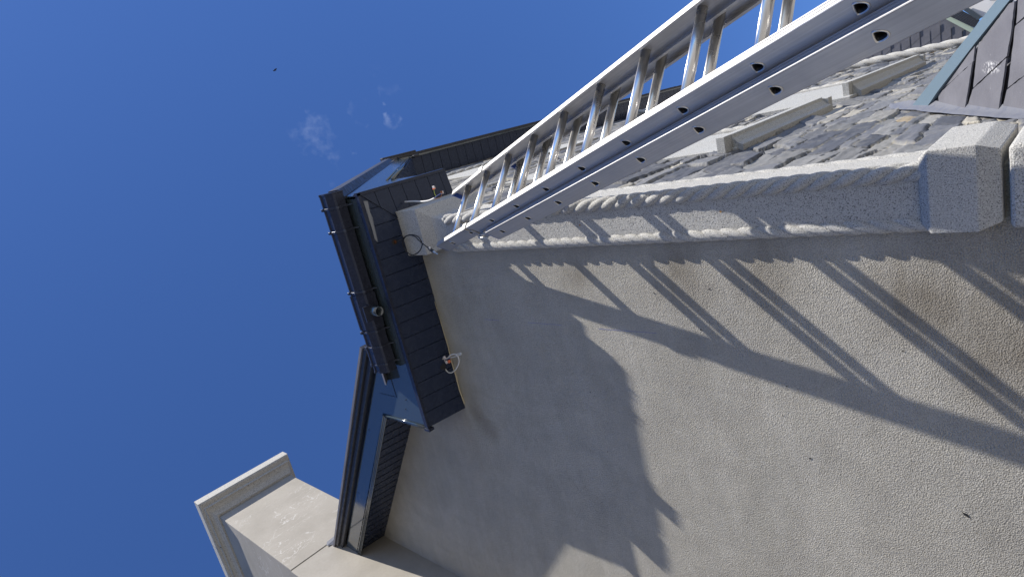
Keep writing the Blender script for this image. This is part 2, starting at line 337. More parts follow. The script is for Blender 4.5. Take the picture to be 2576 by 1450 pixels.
b = MB(); b.box((-3.2, 2.67, -1.6), (-.52, 5.9, 3.6)); b.box((-5.4, 5.9, -1.6), (-.52, 13.0, 7.9)); b.build('house_core', M['render'], H)
# --- corner pilaster
def rope(parent, cx, cy, z0, z1, r, hand, pitch=.23, n=3, ph=0, step=.005, seg=36, axis='z', taper=.05, deep=.46):
    N = int((z1 - z0) / step) + 1; vs = []; fs = []
    for i in range(N):
        z = z0 + (z1 - z0) * i / (N - 1); e = min(1, (z1 - z) / taper + .25) if taper else 1
        for k in range(seg):
            th = 2 * math.pi * k / seg; a = abs(math.cos(n / 2 * (th - hand * 2 * math.pi * z / pitch) + ph))
            rr = r * e * (1 - deep + deep * a ** .55)
            vs.append((cx + rr * math.cos(th), cy + rr * math.sin(th), z) if axis == 'z' else (cx + rr * math.cos(th), z, cy + rr * math.sin(th)))
    for i in range(N - 1):
        for k in range(seg): fs.append((i * seg + k, i * seg + (k + 1) % seg, (i + 1) * seg + (k + 1) % seg, (i + 1) * seg + k))
    b = MB(); b.add(vs, fs); return b.build('rope_moulding', M['granite'], parent, smooth=True)
b = MB(); b.box((-.632, 2.335, .44), (-.447, 2.66, 3.02)); P = b.build('corner_pilaster', M['granite'], H, 'pale speckled granite pilaster with twisted rope edges at the house corner', bevel=.004)
rope(P, -.6295, 2.3475, .45, 2.955, .029, 1, pitch=.235, deep=.36); rope(P, -.4515, 2.3455, .45, 2.955, .034, -1, pitch=.235, deep=.40); rope(P, -.468, 2.665, .45, 2.955, .030, 1, pitch=.30, deep=.2)
def block(name, x0, x1, y0, y1, z0, z1, ct, cb, it, ib, parent):
    # four-sided block: flat band z0..z1, sloping top to (z1+ct) set in by it, sloping bottom to (z0-cb) set in by ib
    lv = [(z0 - cb, ib), (z0, 0), (z1, 0), (z1 + ct, it)]; vs = []; fs = []
    for z, i in lv: vs += [(x0 + i, y0 + i, z), (x1 - i, y0 + i, z), (x1 - i, y1, z), (x0 + i, y1, z)]
    for k in range(3):
        for j in range(4): fs.append((4 * k + j, 4 * k + (j + 1) % 4, 4 * k + 4 + (j + 1) % 4, 4 * k + 4 + j))
    fs += [(3, 2, 1, 0), (12, 13, 14, 15)]
    b = MB(); b.add(vs, fs); return b.build(name, M['granite'], parent, bevel=.005, segs=2)
block('pilaster_block', -.652, -.380, 2.293, 2.745, .320, .446, .030, .058, .028, .024, P)
# capital under the eaves with a hollow moulding below the block
vs = []; fs = []
prof = [(3.34, 0), (3.105, 0), (3.088, .012), (3.03, .050), (3.005, .058), (2.965, .064), (2.945, .066)]
for z, i in prof: vs += [(-.648 + i * .35, 2.268 + i, z), (-.352 - i * 1.35, 2.268 + i, z), (-.352 - i * 1.35, 2.78, z), (-.648 + i * .35, 2.78, z)]
for k in range(len(prof) - 1):
    for j in range(4): fs.append((4 * k + j, 4 * k + (j + 1) % 4, 4 * k + 4 + (j + 1) % 4, 4 * k + 4 + j))
fs += [(0, 1, 2, 3), (24, 25, 26, 27)]
b = MB(); b.add(vs, fs); b.build('capital', M['granite'], P, bevel=.003)
b = MB(); b.box((-.65, 2.302, -1.6), (-.392, 2.70, .245)); b.build('pilaster_base', M['granite'], P, 'smoother lower stone of the pilaster', bevel=.022, segs=4, smooth=False)
# small orange flecks of rust on the pilaster
for x, z in ((-.545, 1.905), (-.532, 1.17), (-.52, 2.43)):
    b = MB(); b.add([(x + .005 * math.cos(a) * random.uniform(.5, 1.3), 2.3335, z + .004 * math.sin(a) * random.uniform(.5, 1.3)) for a in [i * math.pi / 4 for i in range(8)]], [tuple(range(8))]); b.build('rust_fleck', M['tan'], P)
# --- boxed eaves soffit
bo = MB()
z_l = lambda y: 3.337 - (y - 2.07) * .175
z_r = lambda x: 3.337 - (-.195 - x) * .175
x = -.30; k = 0
xs_ = []
x = -1.806
while x < -.2: xs_.append(x); x += .1085
for x0 in xs_:
    x1 = min(x0 + .1045, -.2)
    # front run, clipped by the mitre line y = 2.07 + (-.195 - x)
    def yc(x): return min(WY + .02, 2.07 + max(0, (-.195 - x)))
    ya, yb = yc(x0), yc(x1)
    bo.hexa([(x0, 2.07, z_l(2.07)), (x1, 2.07, z_l(2.07)), (x1, max(yb, 2.071), z_l(yb)), (x0, ya, z_l(ya))], [(x0, 2.07, z_l(2.07) + .012), (x1, 2.07, z_l(2.07) + .012), (x1, max(yb, 2.071), z_l(yb) + .012), (x0, ya, z_l(ya) + .012)])
y = 2.07
while y < 2.76:
    y1 = min(y + .1045, 2.78)
    def xc(y): return max(-.49, -.195 - max(0, (y - 2.07)))
    xa, xb = xc(y), xc(y1)
    bo.hexa([(-.195, y, z_r(-.195)), (-.195, y1, z_r(-.195)), (min(xb, -.196), y1, z_r(xb)), (min(xa, -.196), y, z_r(xa))][::-1], [(-.195, y, z_r(-.195) + .012), (-.195, y1, z_r(-.195) + .012), (min(xb, -.196), y1, z_r(xb) + .012), (min(xa, -.196), y, z_r(xa) + .012)][::-1])
    y += .1085
bo.box((-1.80, 2.08, 3.352), (-.205, 2.50, 3.37)); bo.box((-.50, 2.08, 3.352), (-.205, 2.77, 3.37))
SO = bo.build('boxed_soffit', M['soffit'], H)
b = MB(); b.sweep([(-.016, 0), (.016, 0), (.012, -.007), (-.012, -.007)], (-.202, 2.078, 3.334), (-.475, 2.351, 3.289), (.7, -.7, 0), (0, 0, 1)); b.build('mitre_trim', M['trim'], SO)
b = MB(); fm = [(-.231, 2.078), (-.237, 2.103), (-.273, 2.104), (-.309, 2.099), (-.345, 2.104), (-.383, 2.102), (-.488, 2.094), (-.498, 2.087), (-.474, 2.079), (-.4, 2.080), (-.35, 2.076), (-.319, 2.081), (-.286, 2.078)]
b.prism([(x, y, z_l(y) - .004 - .003 * math.sin(i * 2.1)) for i, (x, y) in enumerate(fm)], (0, 0, .0015)); b.build('protective_film', M['film'], SO)
b = MB(); b.tube([(-1.0 - .11 * i, 2.355 + .004 * math.sin(i * 3), 3.279 + .004 * math.cos(i * 5)) for i in range(8)], [.002, .002, .003, .004, .0045, .005, .005, .0045], 8); b.build('foam_bead', M['foam'], SO)
b = MB(); b.add([(-.533 + .02 * math.cos(a), 2.20 + .02 * math.sin(a), z_l(2.20 + .02 * math.sin(a)) - .002) for a in [i * math.pi / 8 for i in range(16)]], [tuple(range(16))]); b.build('cable_hole', M['dark'], SO)
b = MB()
for i in range(5): b.box((-.54 + i * .004, 2.195, 3.295), (-.538 + i * .004, 2.203, 3.312))
b.build('frayed_core', M['bronze'], SO)
b = MB(); b.add([(-1.452 + .022 * math.cos(a) * (1 + .3 * math.sin(3 * a)), 2.285 + .022 * math.sin(a), z_l(2.285 + .022 * math.sin(a)) - .002) for a in [i * math.pi / 8 for i in range(16)]], [tuple(range(16))]); b.build('cable_hole', M['dark'], SO)
# bent strip of protective film on the soffit edge
# --- fascia and rake
FY = 2.07
b = MB(); b.prism([(-.195, FY, 3.345), (-1.812, FY, 3.345), (-1.812, FY, 3.900), (-3.572, FY, 5.238), (-3.572, FY, 5.46), (-1.30, FY, 3.70), (-.195, FY, 3.60)], (0, .018, 0))
FA = b.build('front_fascia', M['fascia'], H)
b = MB()   # ribbed trim along the foot of the fascia
for k in range(4): b.box((-1.815, FY - .020 + k * .003, 3.330 + k * .013), (-.178, FY - .001, 3.3405 + k * .013))
b.build('fascia_trim', M['gutter'], FA)
b = MB(); b.box((-1.830, FY - .024, 3.318), (-1.812, FY + .02, 3.372)); b.build('trim_end', M['gutter'], FA)
rd = Vector((-1.76, 0, 1.338)).normalized(); rn = Vector((1.338, 0, 1.76)).normalized()
b = MB()
b.tube([(-1.812, FY - .005, 3.36), (-1.812, FY - .005, 3.898)], .0075, 10); b.tube([(-1.826, FY - .003, 3.36), (-1.826, FY - .003, 3.90)], .005, 8)
for o_, rr in ((.0, .007), (-.017, .006), (-.031, .005)):
    a = Vector((-1.816, FY - .004, 3.896)) + rn * o_; b.tube([a, a + rd * 2.205], rr, 8)
b.build('edge_bead', M['fascia'], FA, smooth=True)
b = MB(); b.box((-1.625, FY - .003, 3.64), (-1.40, FY - .001, 3.643)); b.box((-1.627, FY - .003, 3.64), (-1.625, FY - .001, 3.85)); b.build('panel_seam', M['soffit'], FA)
for x, z in ((-1.63, 3.53), (-1.71, 3.57), (-2.0, 4.2), (-2.75, 4.78)):
    b = MB(); b.tube([(x, FY - .004, z), (x, FY + .001, z)], .0045, 8); b.build('fascia_screw', M['trim'], FA)
# rake soffit boards between wall and fascia
b = MB(); L = Vector((-3.575, 0, 5.225)) - Vector((-1.80, 0, 3.855)); n_b = 21
for i in range(n_b):
    t0, t1 = i / n_b, (i + .88) / n_b; p0 = Vector((-1.80, 0, 3.855)) + L * t0; p1 = Vector((-1.80, 0, 3.855)) + L * t1
    q = lambda p, y, dz: (p.x, y, p.z + dz)
    b.hexa([q(p0, FY, .035), q(p1, FY, .035), q(p1, 2.39, -.02), q(p0, 2.39, -.02)], [q(p0, FY, .047), q(p1, FY, .047), q(p1, 2.39, -.008), q(p0, 2.39, -.008)])
b.hexa([(-1.80, 2.09, 3.905), (-3.574, 2.09, 5.27), (-3.574, 2.40, 5.24), (-1.80, 2.40, 3.875)], [(-1.80, 2.09, 3.925), (-3.574, 2.09, 5.29), (-3.574, 2.40, 5.26), (-1.80, 2.40, 3.895)])
b.build('rake_soffit', M['soffit'], H)
b = MB(); b.box((-1.81, FY + .02, 3.36), (-1.79, 2.37, 3.95)); b.build('box_end', M['fascia'], H)
# barge trim at roof verge
b = MB(); a0 = Vector((-1.275, 0, 3.73)); a1 = Vector((-3.57, 0, 5.50)); u = (a1 - a0).normalized(); nn = Vector((-u.z, 0, u.x)); nn = -nn if nn.z < 0 else nn
b.prism([tuple(a0 + Vector((0, 2.035, 0)) - nn * .015), tuple(a1 + Vector((0, 2.035, 0)) - nn * .015), tuple(a1 + Vector((0, 2.035, 0)) + nn * .055), tuple(a0 + Vector((0, 2.035, 0)) + nn * .055)], (0, .03, 0))
b.prism([tuple(a0 + Vector((0, 2.012, 0)) + nn * .028), tuple(a1 + Vector((0, 2.012, 0)) + nn * .028), tuple(a1 + Vector((0, 2.012, 0)) + nn * .062), tuple(a0 + Vector((0, 2.012, 0)) + nn * .062)], (0, .022, 0))
b.build('verge_trim', M['trim'], H, bevel=.003)
b = MB(); b.prism([tuple(a0 + Vector((0, 2.0, 0)) + nn * .066), tuple(a1 + Vector((-3, 2.0, 2.31)) + nn * .066), tuple(a1 + Vector((-3, 2.0, 2.31)) + nn * .088), tuple(a0 + Vector((0, 2.0, 0)) + nn * .088)], (0, 3.9, 0))
b.hexa([(-1.5, 2.01, 3.62), (-.16, 2.01, 3.62), (-.09, 5.7, 7.95), (-1.5, 5.7, 7.95)], [(-1.5, 2.01, 3.64), (-.16, 2.01, 3.64), (-.09, 5.7, 7.98), (-1.5, 5.7, 7.98)])
b.hexa([(-.055, 5.62, 8.0), (-.055, 14.9, 8.0), (-5.5, 14.9, 9.8), (-5.5, 5.62, 9.8)], [(-.055, 5.62, 8.03), (-.055, 14.9, 8.03), (-5.5, 14.9, 9.83), (-5.5, 5.62, 9.83)])
b.build('roof_covering', M['slate'], H)
# --- right return: side fascia, its slope up to the high eaves
b = MB(); b.prism([(-.195, FY, 3.345), (-.195, 2.775, 3.345), (-.195, 2.80, 3.42), (-.193, 2.92, 4.17), (-.122, 5.80, 7.70), (-.10, 5.66, 7.86), (-.178, 2.14, 3.56), (-.185, FY, 3.50)], (-.018, 0, 0))
SF = b.build('side_fascia', M['fascia'], H)
b = MB(); b.box((-.194, FY - .02, 3.330), (-.174, 2.775, 3.372)); b.box((-.194, FY - .02, 3.372), (-.182, 2.775, 3.386)); b.build('fascia_trim', M['gutter'], SF)
for y, z in ((2.22, 3.52), (2.29, 3.54), (2.42, 3.60), (2.52, 3.47), (2.62, 3.5), (2.48, 3.48), (2.71, 3.47)): 
    b = MB(); b.tube([(-.196, y, z), (-.187, y, z)], .005, 8); b.build('fascia_screw', M['soffit'], SF)
b = MB(); b.tube([(-.185, 2.905, 4.15), (-.114, 5.79, 7.69)], .016, 8); b.tube([(-.188, 2.87, 4.18), (-.118, 5.755, 7.72)], .010, 8); b.build('edge_bead', M['fascia'], SF, smooth=True)
b = MB(); b.hexa([(-.182, 2.06, 3.50), (-.130, 2.03, 3.50), (-.052, 5.60, 7.93), (-.12, 5.64, 7.86)], [(-.182, 2.02, 3.56), (-.130, 1.99, 3.56), (-.048, 5.56, 8.0), (-.12, 5.58, 7.95)])
b.build('side_verge', M['trim'], H)
b = MB()
for i in range(24):
    t0, t1 = i / 24, (i + .93) / 24; A_ = Vector((-.20, 2.93, 4.16)); B_ = Vector((-.13, 5.82, 7.68)); p0, p1 = A_.lerp(B_, t0), A_.lerp(B_, t1)
    b.hexa([tuple(p0), tuple(p1), (-.50, p1.y, p1.z - .02), (-.50, p0.y, p0.z - .02)][::-1], [(p0.x, p0.y, p0.z + .012), (p1.x, p1.y, p1.z + .012), (-.50, p1.y, p1.z - .008), (-.50, p0.y, p0.z - .008)][::-1])
b.build('side_soffit', M['soffit'], H)
b = MB(); b.box((-.51, 2.78, 3.3), (-.43, 2.79, 4.2)); b.build('box_end', M['soffit'], H)
# high eaves over the facade
b = MB(); y = 5.84
while y < 14.8:
    b.box((-.52, y, 7.95), (-.118, y + .182, 7.962)); y += .19
b.box((-.52, 5.84, 7.965), (-.118, 14.9, 7.985)); b.build('high_soffit', M['soffit'], H)
b = MB(); b.box((-.118, 5.80, 7.90), (-.10, 14.9, 8.0)); b.box((-.10, 5.80, 7.95), (-.092, 14.9, 7.99)); b.build('high_fascia', M['fascia'], H)
b = MB(); b.box((-.09, 5.80, 7.965), (-.062, 14.9, 8.02))
for i in range(40): b.box((-.062, 5.85 + i * .22, 8.005), (-.050, 6.05 + i * .22 , 8.028 + .004 * (i % 2)))
b.build('slate_edge', M['trim'], H)
b = MB(); b.box((-.36, 5.56, 8.045), (-.020, 6.22, 8.125)); b.box((-.32, 5.62, 8.125), (-.05, 6.16, 8.17)); b.box((-.13, 6.02, 7.86), (-.09, 6.12, 8.04)); b.build('hip_cap', M['trim'], H, bevel=.012, segs=2)
# --- gutter on brackets
GZ = 3.536
gp = [(1.948, GZ + .0), (1.975, GZ - .045), (1.985, GZ - .055), (2.045, GZ - .055), (2.052, GZ - .045), (2.052, GZ + .06)]
gpi = [(y + (.003 if i < 3 else -.003), z + .003) for i, (y, z) in enumerate(gp)]
gp = [(1.942, GZ + .062), (1.940, GZ + .05), (1.948, GZ + .04)] + gp
gpi = [(1.946, GZ + .058), (1.945, GZ + .052), (1.953, GZ + .04)] + gpi
def gsec(b, x0, x1, o=0.0):
    c = (2.0, GZ); f = lambda p: ((p[0] - c[0]) * (1 + o) + c[0], (p[1] - c[1]) * (1 + o) + c[1])
    A = [f(p) for p in gp]; B = [f(p) for p in gpi][::-1]; P = A + B; n = len(P)
    b.sweep([(p[0], p[1]) for p in P], (x0, 0, 0), (x1, 0, 0), (0, 1, 0), (0, 0, 1))
b = MB(); gsec(b, -1.36, -.145); GU = b.build('rain_gutter', M['gutter'], H, bevel=.0)
def gcap(b, x0, x1, o):
    c = (2.0, GZ); b.sweep([((p[0] - c[0]) * (1 + o) + c[0], (p[1] - c[1]) * (1 + o) + c[1]) for p in gp], (x0, 0, 0), (x1, 0, 0), (0, 1, 0), (0, 0, 1))
b = MB(); gcap(b, -.150, -.136, .05); b.build('end_cap', M['gutter'], GU, bevel=.004, segs=2)
b = MB(); gcap(b, -1.372, -1.358, .05); b.build('end_cap', M['gutter'], GU, bevel=.004, segs=2)
b = MB(); gsec(b, -1.055, -.815, .10)
b.sweep([(.0, 0), (.0, .012), (-.10, .012), (-.10, 0)], (-.99, 2.03, GZ - .058), (-.885, 2.03, GZ - .058), (0, 1, 0), (0, 0, -1))
OUT = b.build('outlet_piece', M['gutter'], GU, bevel=.0)
N = 20; ring = []
for rr, z in ((.031, GZ - .062), (.031, GZ - .135), (.0275, GZ - .135), (.0275, GZ - .03)):
    ring += [(-.935 + rr * math.cos(2 * math.pi * k / N), 2.0 + rr * math.sin(2 * math.pi * k / N), z) for k in range(N)]
b = MB(); b.add(ring, [(j * N + k, j * N + (k + 1) % N, (j + 1) * N + (k + 1) % N, (j + 1) * N + k) for j in range(3) for k in range(N)]); b.build('outlet_spout', M['fascia'], OUT, smooth=True)
b = MB(); gsec(b, -1.30, -1.19, .10); b.build('union_piece', M['gutter'], GU)
for x in (-.235, -.385, -.795, -1.075, -1.185, -1.31):
    b = MB(); gsec(b, x - .007, x + .007, .13); b.box((x - .006, 2.05, GZ + .02), (x + .006, 2.069, GZ + .06)); b.box((x - .009, 1.930, GZ + .052), (x + .009, 1.944, GZ + .070))
    b.tube([(x, 2.045, GZ - .05), (x - .002, 2.068, GZ - .085)], .004, 6); b.build('gutter_bracket', M['gutter2'], GU, bevel=.0008)
# --- chimney on a rendered pier
b = MB(); b.box((-5.3, 1.572, -1.6), (-3.575, 2.372, 5.692)); CH = b.build('chimney', M['pale'], H, 'pale rendered chimney stack with granite cap', bevel=.006)
b = MB(); b.box((-5.3, 1.579, 5.707), (-3.577, 2.505, 7.58)); b.build('chimney_stack', M['pale'], CH, bevel=.005)
b = MB(); b.box((-5.28, 1.60, 5.69), (-3.595, 2.49, 5.71)); b.build('mortar_joint', M['dark'], CH)
cp = [(0, 7.58), (.028, 7.584), (.04, 7.60), (.075, 7.635), (.115, 7.655), (.145, 7.658), (.152, 7.69), (.20, 7.705), (.215, 7.72), (.215, 7.855), (.205, 7.862)]
vs = []; fs = []
for o_, z in cp: vs += [(-5.3 - o_, 1.579 - o_ * .62, z), (-3.577 + o_, 1.579 - o_ * .62, z), (-3.577 + o_, 2.505 + o_ * .48, z), (-5.3 - o_, 2.505 + o_ * .48, z)]
for k in range(len(cp) - 1):
    for j in range(4): fs.append((4 * k + j, 4 * k + (j + 1) % 4, 4 * k + 4 + (j + 1) % 4, 4 * k + 4 + j))
n = len(vs); fs.append((n - 4, n - 3, n - 2, n - 1))
b = MB(); b.add(vs, fs); CP = b.build('chimney_cap', M['cap'], CH)
for x in (-3.98, -4.45):
    b = MB(); b.box((x, 1.579 - .1345, 7.721), (x + .004, 1.60, 7.857)); b.box((x, 1.579 - .098, 7.66), (x + .004, 1.60, 7.721)); b.build('cap_joint', M['dark'], CP)
b = MB(); b.hexa([(-3.576, 2.03, 5.62), (-3.56, 1.96, 5.66), (-3.56, 2.16, 5.70), (-3.576, 2.2, 5.66)], [(-3.576, 2.03, 5.72), (-3.565, 2.0, 5.73), (-3.565, 2.16, 5.74), (-3.576, 2.2, 5.76)])
b.build('flashing_scrap', M['lead'], CH)
# --- window surrounds and sills on the facade
def sill(parent, y0, y1, xo, z0=1.735, z1=1.787):
    b = MB(); d = xo - FX
    pr = [(-.03, z0 - .07), (d * .30, z0 - .07), (d * .42, z0 - .045), (d * .45, z0 - .04), (d * .70, z0 - .018), (d * .75, z0 - .010), (d * .98, z0 - .006), (d, z0), (d, z1), (-.03, z1 + .006)]
    b.sweep(pr, (FX, y0 + .10, 0), (FX, y1 - .09, 0), (1, 0, 0), (0, 0, 1))
    b.box((FX - .02, y0, z0 - .002), (xo, y0 + .10, z1)); b.box((FX - .02, y1 - .09, z0 - .05), (xo - .012, y1, z1 - .01))
    b.build('window_sill', M['granite2'], parent, bevel=.002)
b = MB(); b.box((-.52, 3.72, 1.70), (-.452, 4.72, 3.75)); W1 = b.build('window_surround', M['granite2'], H, 'nearer pale granite window surround with rope edge', bevel=.006)
sill(W1, 3.64, 5.52, -.371); rope(W1, -.462, 4.83, 1.78, 3.75, .036, 1, pitch=.36, taper=0, step=.012)
b = MB(); b.box((-.52, 4.86, 1.75), (-.458, 5.10, 3.75)); b.build('jamb_strip', M['granite'], W1)
b = MB(); b.box((-.52, 6.05, 1.70), (-.448, 7.95, 3.6)); W2 = b.build('window_surround', M['granite2'], H, 'farther pale granite window surround with rope edge', bevel=.006)
sill(W2, 6.15, 8.95, -.336); rope(W2, -.462, 8.12, 1.78, 3.6, .042, 1, pitch=.42, taper=0, step=.014)
b = MB(); b.box((-.52, 4.95, 5.30), (-.450, 7.3, 6.40)); W3 = b.build('window_surround', M['granite2'], H, 'upper pale granite window surround just under the eaves', bevel=.006)
rope(W3, -.455, 6.46, 4.95, 7.4, .04, 1, pitch=.5, taper=0, step=.014, axis='y')
# far end pilaster
b = MB(); b.box((-.52, 12.30, -1.6), (-.405, 12.75, 7.9)); P2 = b.build('end_pilaster', M['granite'], H, 'far white granite pilaster with rope edge', bevel=.01)
rope(P2, -.42, 12.32, .3, 7.9, .075, 1, pitch=.75, taper=0, step=.03)
# --- slate canopy over the entrance with lead flashing
A0 = Vector((-.45, 4.287, .818)); CM = .6
def cz(y): return A0.z + CM * (y - A0.y)
b = MB(); b.hexa([(-.50, 4.36, cz(4.36) - .02), (-.50, 1.9, cz(1.9) - .02), (1.15, 1.9, cz(1.9) - .02), (.76, 2.15, cz(2.15) - .02)], [(-.50, 4.36, cz(4.36) - .008), (-.50, 1.9, cz(1.9) - .008), (1.15, 1.9, cz(1.9) - .008), (.76, 2.15, cz(2.15) - .008)])
CA = b.build('canopy_roof', M['slate'], H, 'dark slate canopy roof meeting the rubble wall')
def slate(b, P, lift, th=.007):
    nrm = Vector((0, -CM, 1)).normalized(); n = len(P); c = sum((Vector(p) for p in P), Vector()) / n
    ys_ = [p[1] for p in P]; y0, y1 = min(ys_), max(ys_); bot = []; top = []
    for p in P:
        l = lift + (y1 - p[1]) / max(y1 - y0, .05) * .010; q = Vector(p) + nrm * l; bot.append(tuple(q)); top.append(tuple(q + nrm * th))
    # chipped edge: subdivide and jitter
    B2, T2 = [], []
    for i in range(n):
        a, b_ = Vector(bot[i]), Vector(bot[(i + 1) % n])
        m_ = max(1, int((b_ - a).length / .02))
        for k in range(m_):
            q = a.lerp(b_, k / m_) + (Vector((random.uniform(-1, 1), random.uniform(-1, 1) , 0)) * (.0016 if k else 0)); q.z += (q.y - a.lerp(b_, k / m_).y) * CM
            B2.append(tuple(q)); T2.append(tuple(q + nrm * th + (c - q) * .008))
    n = len(B2); b.add(B2 + T2, [tuple(range(n))[::-1], tuple(range(n, 2 * n))] + [(i, (i + 1) % n, n + (i + 1) % n, n + i) for i in range(n)])
b = MB()
SL = [[(-.449, 4.126), (-.385, 4.124), (-.229, 3.766), (-.449, 3.855)], [(-.366, 4.094), (-.158, 3.743), (-.225, 3.76)],
 [(-.448, 3.850), (-.360, 3.795), (-.225, 3.512), (-.452, 3.585)], [(-.352, 3.792), (-.218, 3.755), (-.158, 3.735), (-.006, 3.483), (-.005, 3.45), (-.102, 3.472), (-.217, 3.512)],
 [(-.464, 3.578), (-.361, 3.532), (-.24, 3.27), (-.47, 3.30)], [(-.354, 3.528), (-.224, 3.496), (-.102, 3.466), (.02, 3.17), (-.23, 3.255)], [(-.094, 3.462), (-.004, 3.446), (.08, 3.38), (.20, 3.10), (.03, 3.165)],
 [(-.47, 3.29), (-.26, 3.265), (-.15, 3.0), (-.47, 3.0)], [(-.25, 3.25), (.02, 3.16), (.11, 2.9), (-.14, 2.99)]]
for P_ in SL: slate(b, [(x, y, cz(y)) for x, y in P_], .002)
b.build('slates', M['slate'], CA)
b = MB(); u0 = [(-.458, 4.42), (-.449, 4.22), (-.364, 4.094), (-.154, 3.747), (.001, 3.48), (.55, 2.5), (.60, 2.45), (.014, 3.567)]
nrm = Vector((0, -CM, 1)).normalized(); b.prism([tuple(Vector((x, y, cz(y))) + nrm * .004) for x, y in u0], tuple(nrm * .02)); b.build('hip_flashing', M['copper'], CA)
b = MB(); fl = [(-.455, 4.76, 1.10), (-.452, 4.42, .91), (-.447, 4.22, .79), (-.452, 4.13, .735), (-.455, 3.86, .57), (-.455, 3.44, .32), (-.455, 3.0, .05)]
vs = []; 
fl2 = []
for i in range(len(fl) - 1):
    for k in range(6): fl2.append(Vector(fl[i]).lerp(Vector(fl[i + 1]), k / 6))
for i, p in enumerate(fl2):
    j = random.uniform(-.006, .006); t = min(1, i / 5 + .15)
    vs += [(p.x + .006, p.y, p.z + .012 * t), (p.x - .002 + j * .4, p.y + .03 * t + j, p.z + .055 * t + j), (p.x - .014, p.y + .045 * t + j * 2, p.z + .085 * t + j * 2), (p.x + .03 * t, p.y - .03, p.z - .02)]
n = len(fl2); fs = []
for i in range(n - 1):
    for k in ((0, 1), (1, 2), (3, 0)): fs.append((i * 4 + k[0], i * 4 + k[1], i * 4 + 4 + k[1], i * 4 + 4 + k[0]))
b.add(vs, fs); b.build('lead_flashing', M['lead'], CA, smooth=True)
# ------------------------------------------------------------------ far wing of the neighbouring house
NH = empty('neighbouring_house', (-.3, 14.0, -1.6), 'far house wing clad in dark slates with white upper wall beyond the stone facade', 'house')
def px(poly, th=.25): return [(x, 14.0, z) for x, z in poly]
b = MB(); b.prism(px([(-.47, -1.6), (-.40, 3.655), (-.18, 3.645), (-.006, 2.316), (-.35, 1.943), (-.2, 1.5), (-.2, -1.6)]), (0, .25, 0)); b.build('slate_cladding', None, NH).data.materials.append(M['slate'])
b = MB()   # raised slate courses on the cladding
zc = 3.64; k = 0
while zc > 1.5:
    # courses run along X; staggered slates with slanting butt joints
    zn = zc - .150
    for j in range(-2, 5):
        x0 = -.62 + j * .185 + (k % 2) * .09; x1 = x0 + .177; sk = .10
        P_ = [(x0, zc), (x1, zc), (x1 + sk, zn), (x0 + sk, zn)]
        # trim to the verge line
        top = lambda x: 3.64 if x < -.18 else 3.64 - (x + .18) * 7.6
        if min(p[0] for p in P_) < -.62 or zc > top(x1) + .01 or zn > top(x1 + sk) or (x0 + sk > -.36 and zn < 1.943 + (x1 + sk + .35) * 1.085): continue
        P_ = [(max(x, -.47), z) for x, z in P_]
        b.prism([(x, 13.992 + (.006 if z == zn else 0) * -1, z) for x, z in P_], (0, .004, 0))
    zc -= .157; k += 1
b.build('hung_slates', M['slate'], NH)
b = MB(); b.prism([(x, 13.93, z) for x, z in [(-.006, 2.316), (.016, 2.252), (-.291, 1.90), (-.35, 1.943)]], (0, .07, 0)); b.build('verge_flashing', M['green'], NH)
b = MB(); A_, B_, C_, D_ = [Vector((x, 13.9, z)) for x, z in [(.016, 2.245), (.085, 2.09), (-.18, 1.81), (-.288, 1.885)]]
for i in range(7):
    t0, t1 = i / 7, (i + .88) / 7; b.prism([tuple(A_.lerp(B_, t0)), tuple(A_.lerp(B_, t1)), tuple(D_.lerp(C_, t1)), tuple(D_.lerp(C_, t0))], (0, .03, 0))
b.build('verge_soffit', M['trim'], NH)
b = MB(); b.prism([(x, 13.86, z) for x, z in [(.073, 2.05), (.10, 1.985), (-.142, 1.765), (-.175, 1.83)]], (0, .07, 0)); b.build('blue_fascia', M['fascia'], NH)
b = MB(); b.prism([(x, 13.95, z) for x, z in [(.101, 2.0), (.30, 1.6), (.22, 1.2), (-.20, 1.3), (-.15, 1.78)]], (0, .2, 0)); WW = b.build('white_wall', M['whitewall'], NH)
b = MB(); b.tube([(.10, 13.90, 1.66), (.02, 13.90, 1.40)], .014, 8); b.tube([(.125, 13.92, 1.66), (.04, 13.92, 1.38)], .007, 8); b.build('drain_pipe', M['white'], NH)
# ------------------------------------------------------------------ unseen house added behind the viewer to block sky light and feed reflections
OH = empty('sky_blocker_house', (-12, -12, -1.6), 'plain house shape added out of view behind the viewer to block sky light', 'house')
b = MB(); b.box((-26, -20, -1.6), (1.5, -9.5, 4.2)); b.build('rendered_wall', M['pale'], OH)  # wall body of the added sky blocker
b = MB(); b.prism([(-26.4, -9.1, 4.2), (-26.4, -20.4, 4.2), (-26.4, -14.75, 7.6)], (28.3, 0, 0)); b.build('blocker_roof', M['slate'], OH)
for x in (-21, -15.5, -10, -4.5):  # window panels on the added blocker
    b = MB(); b.box((x, -9.52, -.2), (x + 1.2, -9.44, 1.3)); o = b.build('window', M['fascia'], OH)
# ------------------------------------------------------------------ ladder
P0 = Vector((.062, 1.582, .410)); az, el, ro = R(134.6), R(69.2), R(-4.1)
lr = Vector((math.cos(el) * math.cos(az), math.cos(el) * math.sin(az), math.sin(el)))
w0 = Vector((math.sin(az), -math.cos(az), 0)); uu = lr.cross(w0); lw = (math.cos(ro) * w0 + math.sin(ro) * uu).normalized(); ln = lw.cross(lr).normalized()
if ln.y > 0: ln = -ln
ST = .28; WD = .369; EB = -.070; GL = -.032; GR = .038
LD = empty('extension_ladder', (P0.x - 7.2 * ST * lr.x, P0.y - 7.2 * ST * lr.y, -1.6), 'aluminium extension ladder leaning on the granite corner pilaster', 'ladder')
def lp(i, wv, nv): return P0 + lr * (i * ST) + lw * wv + ln * nv
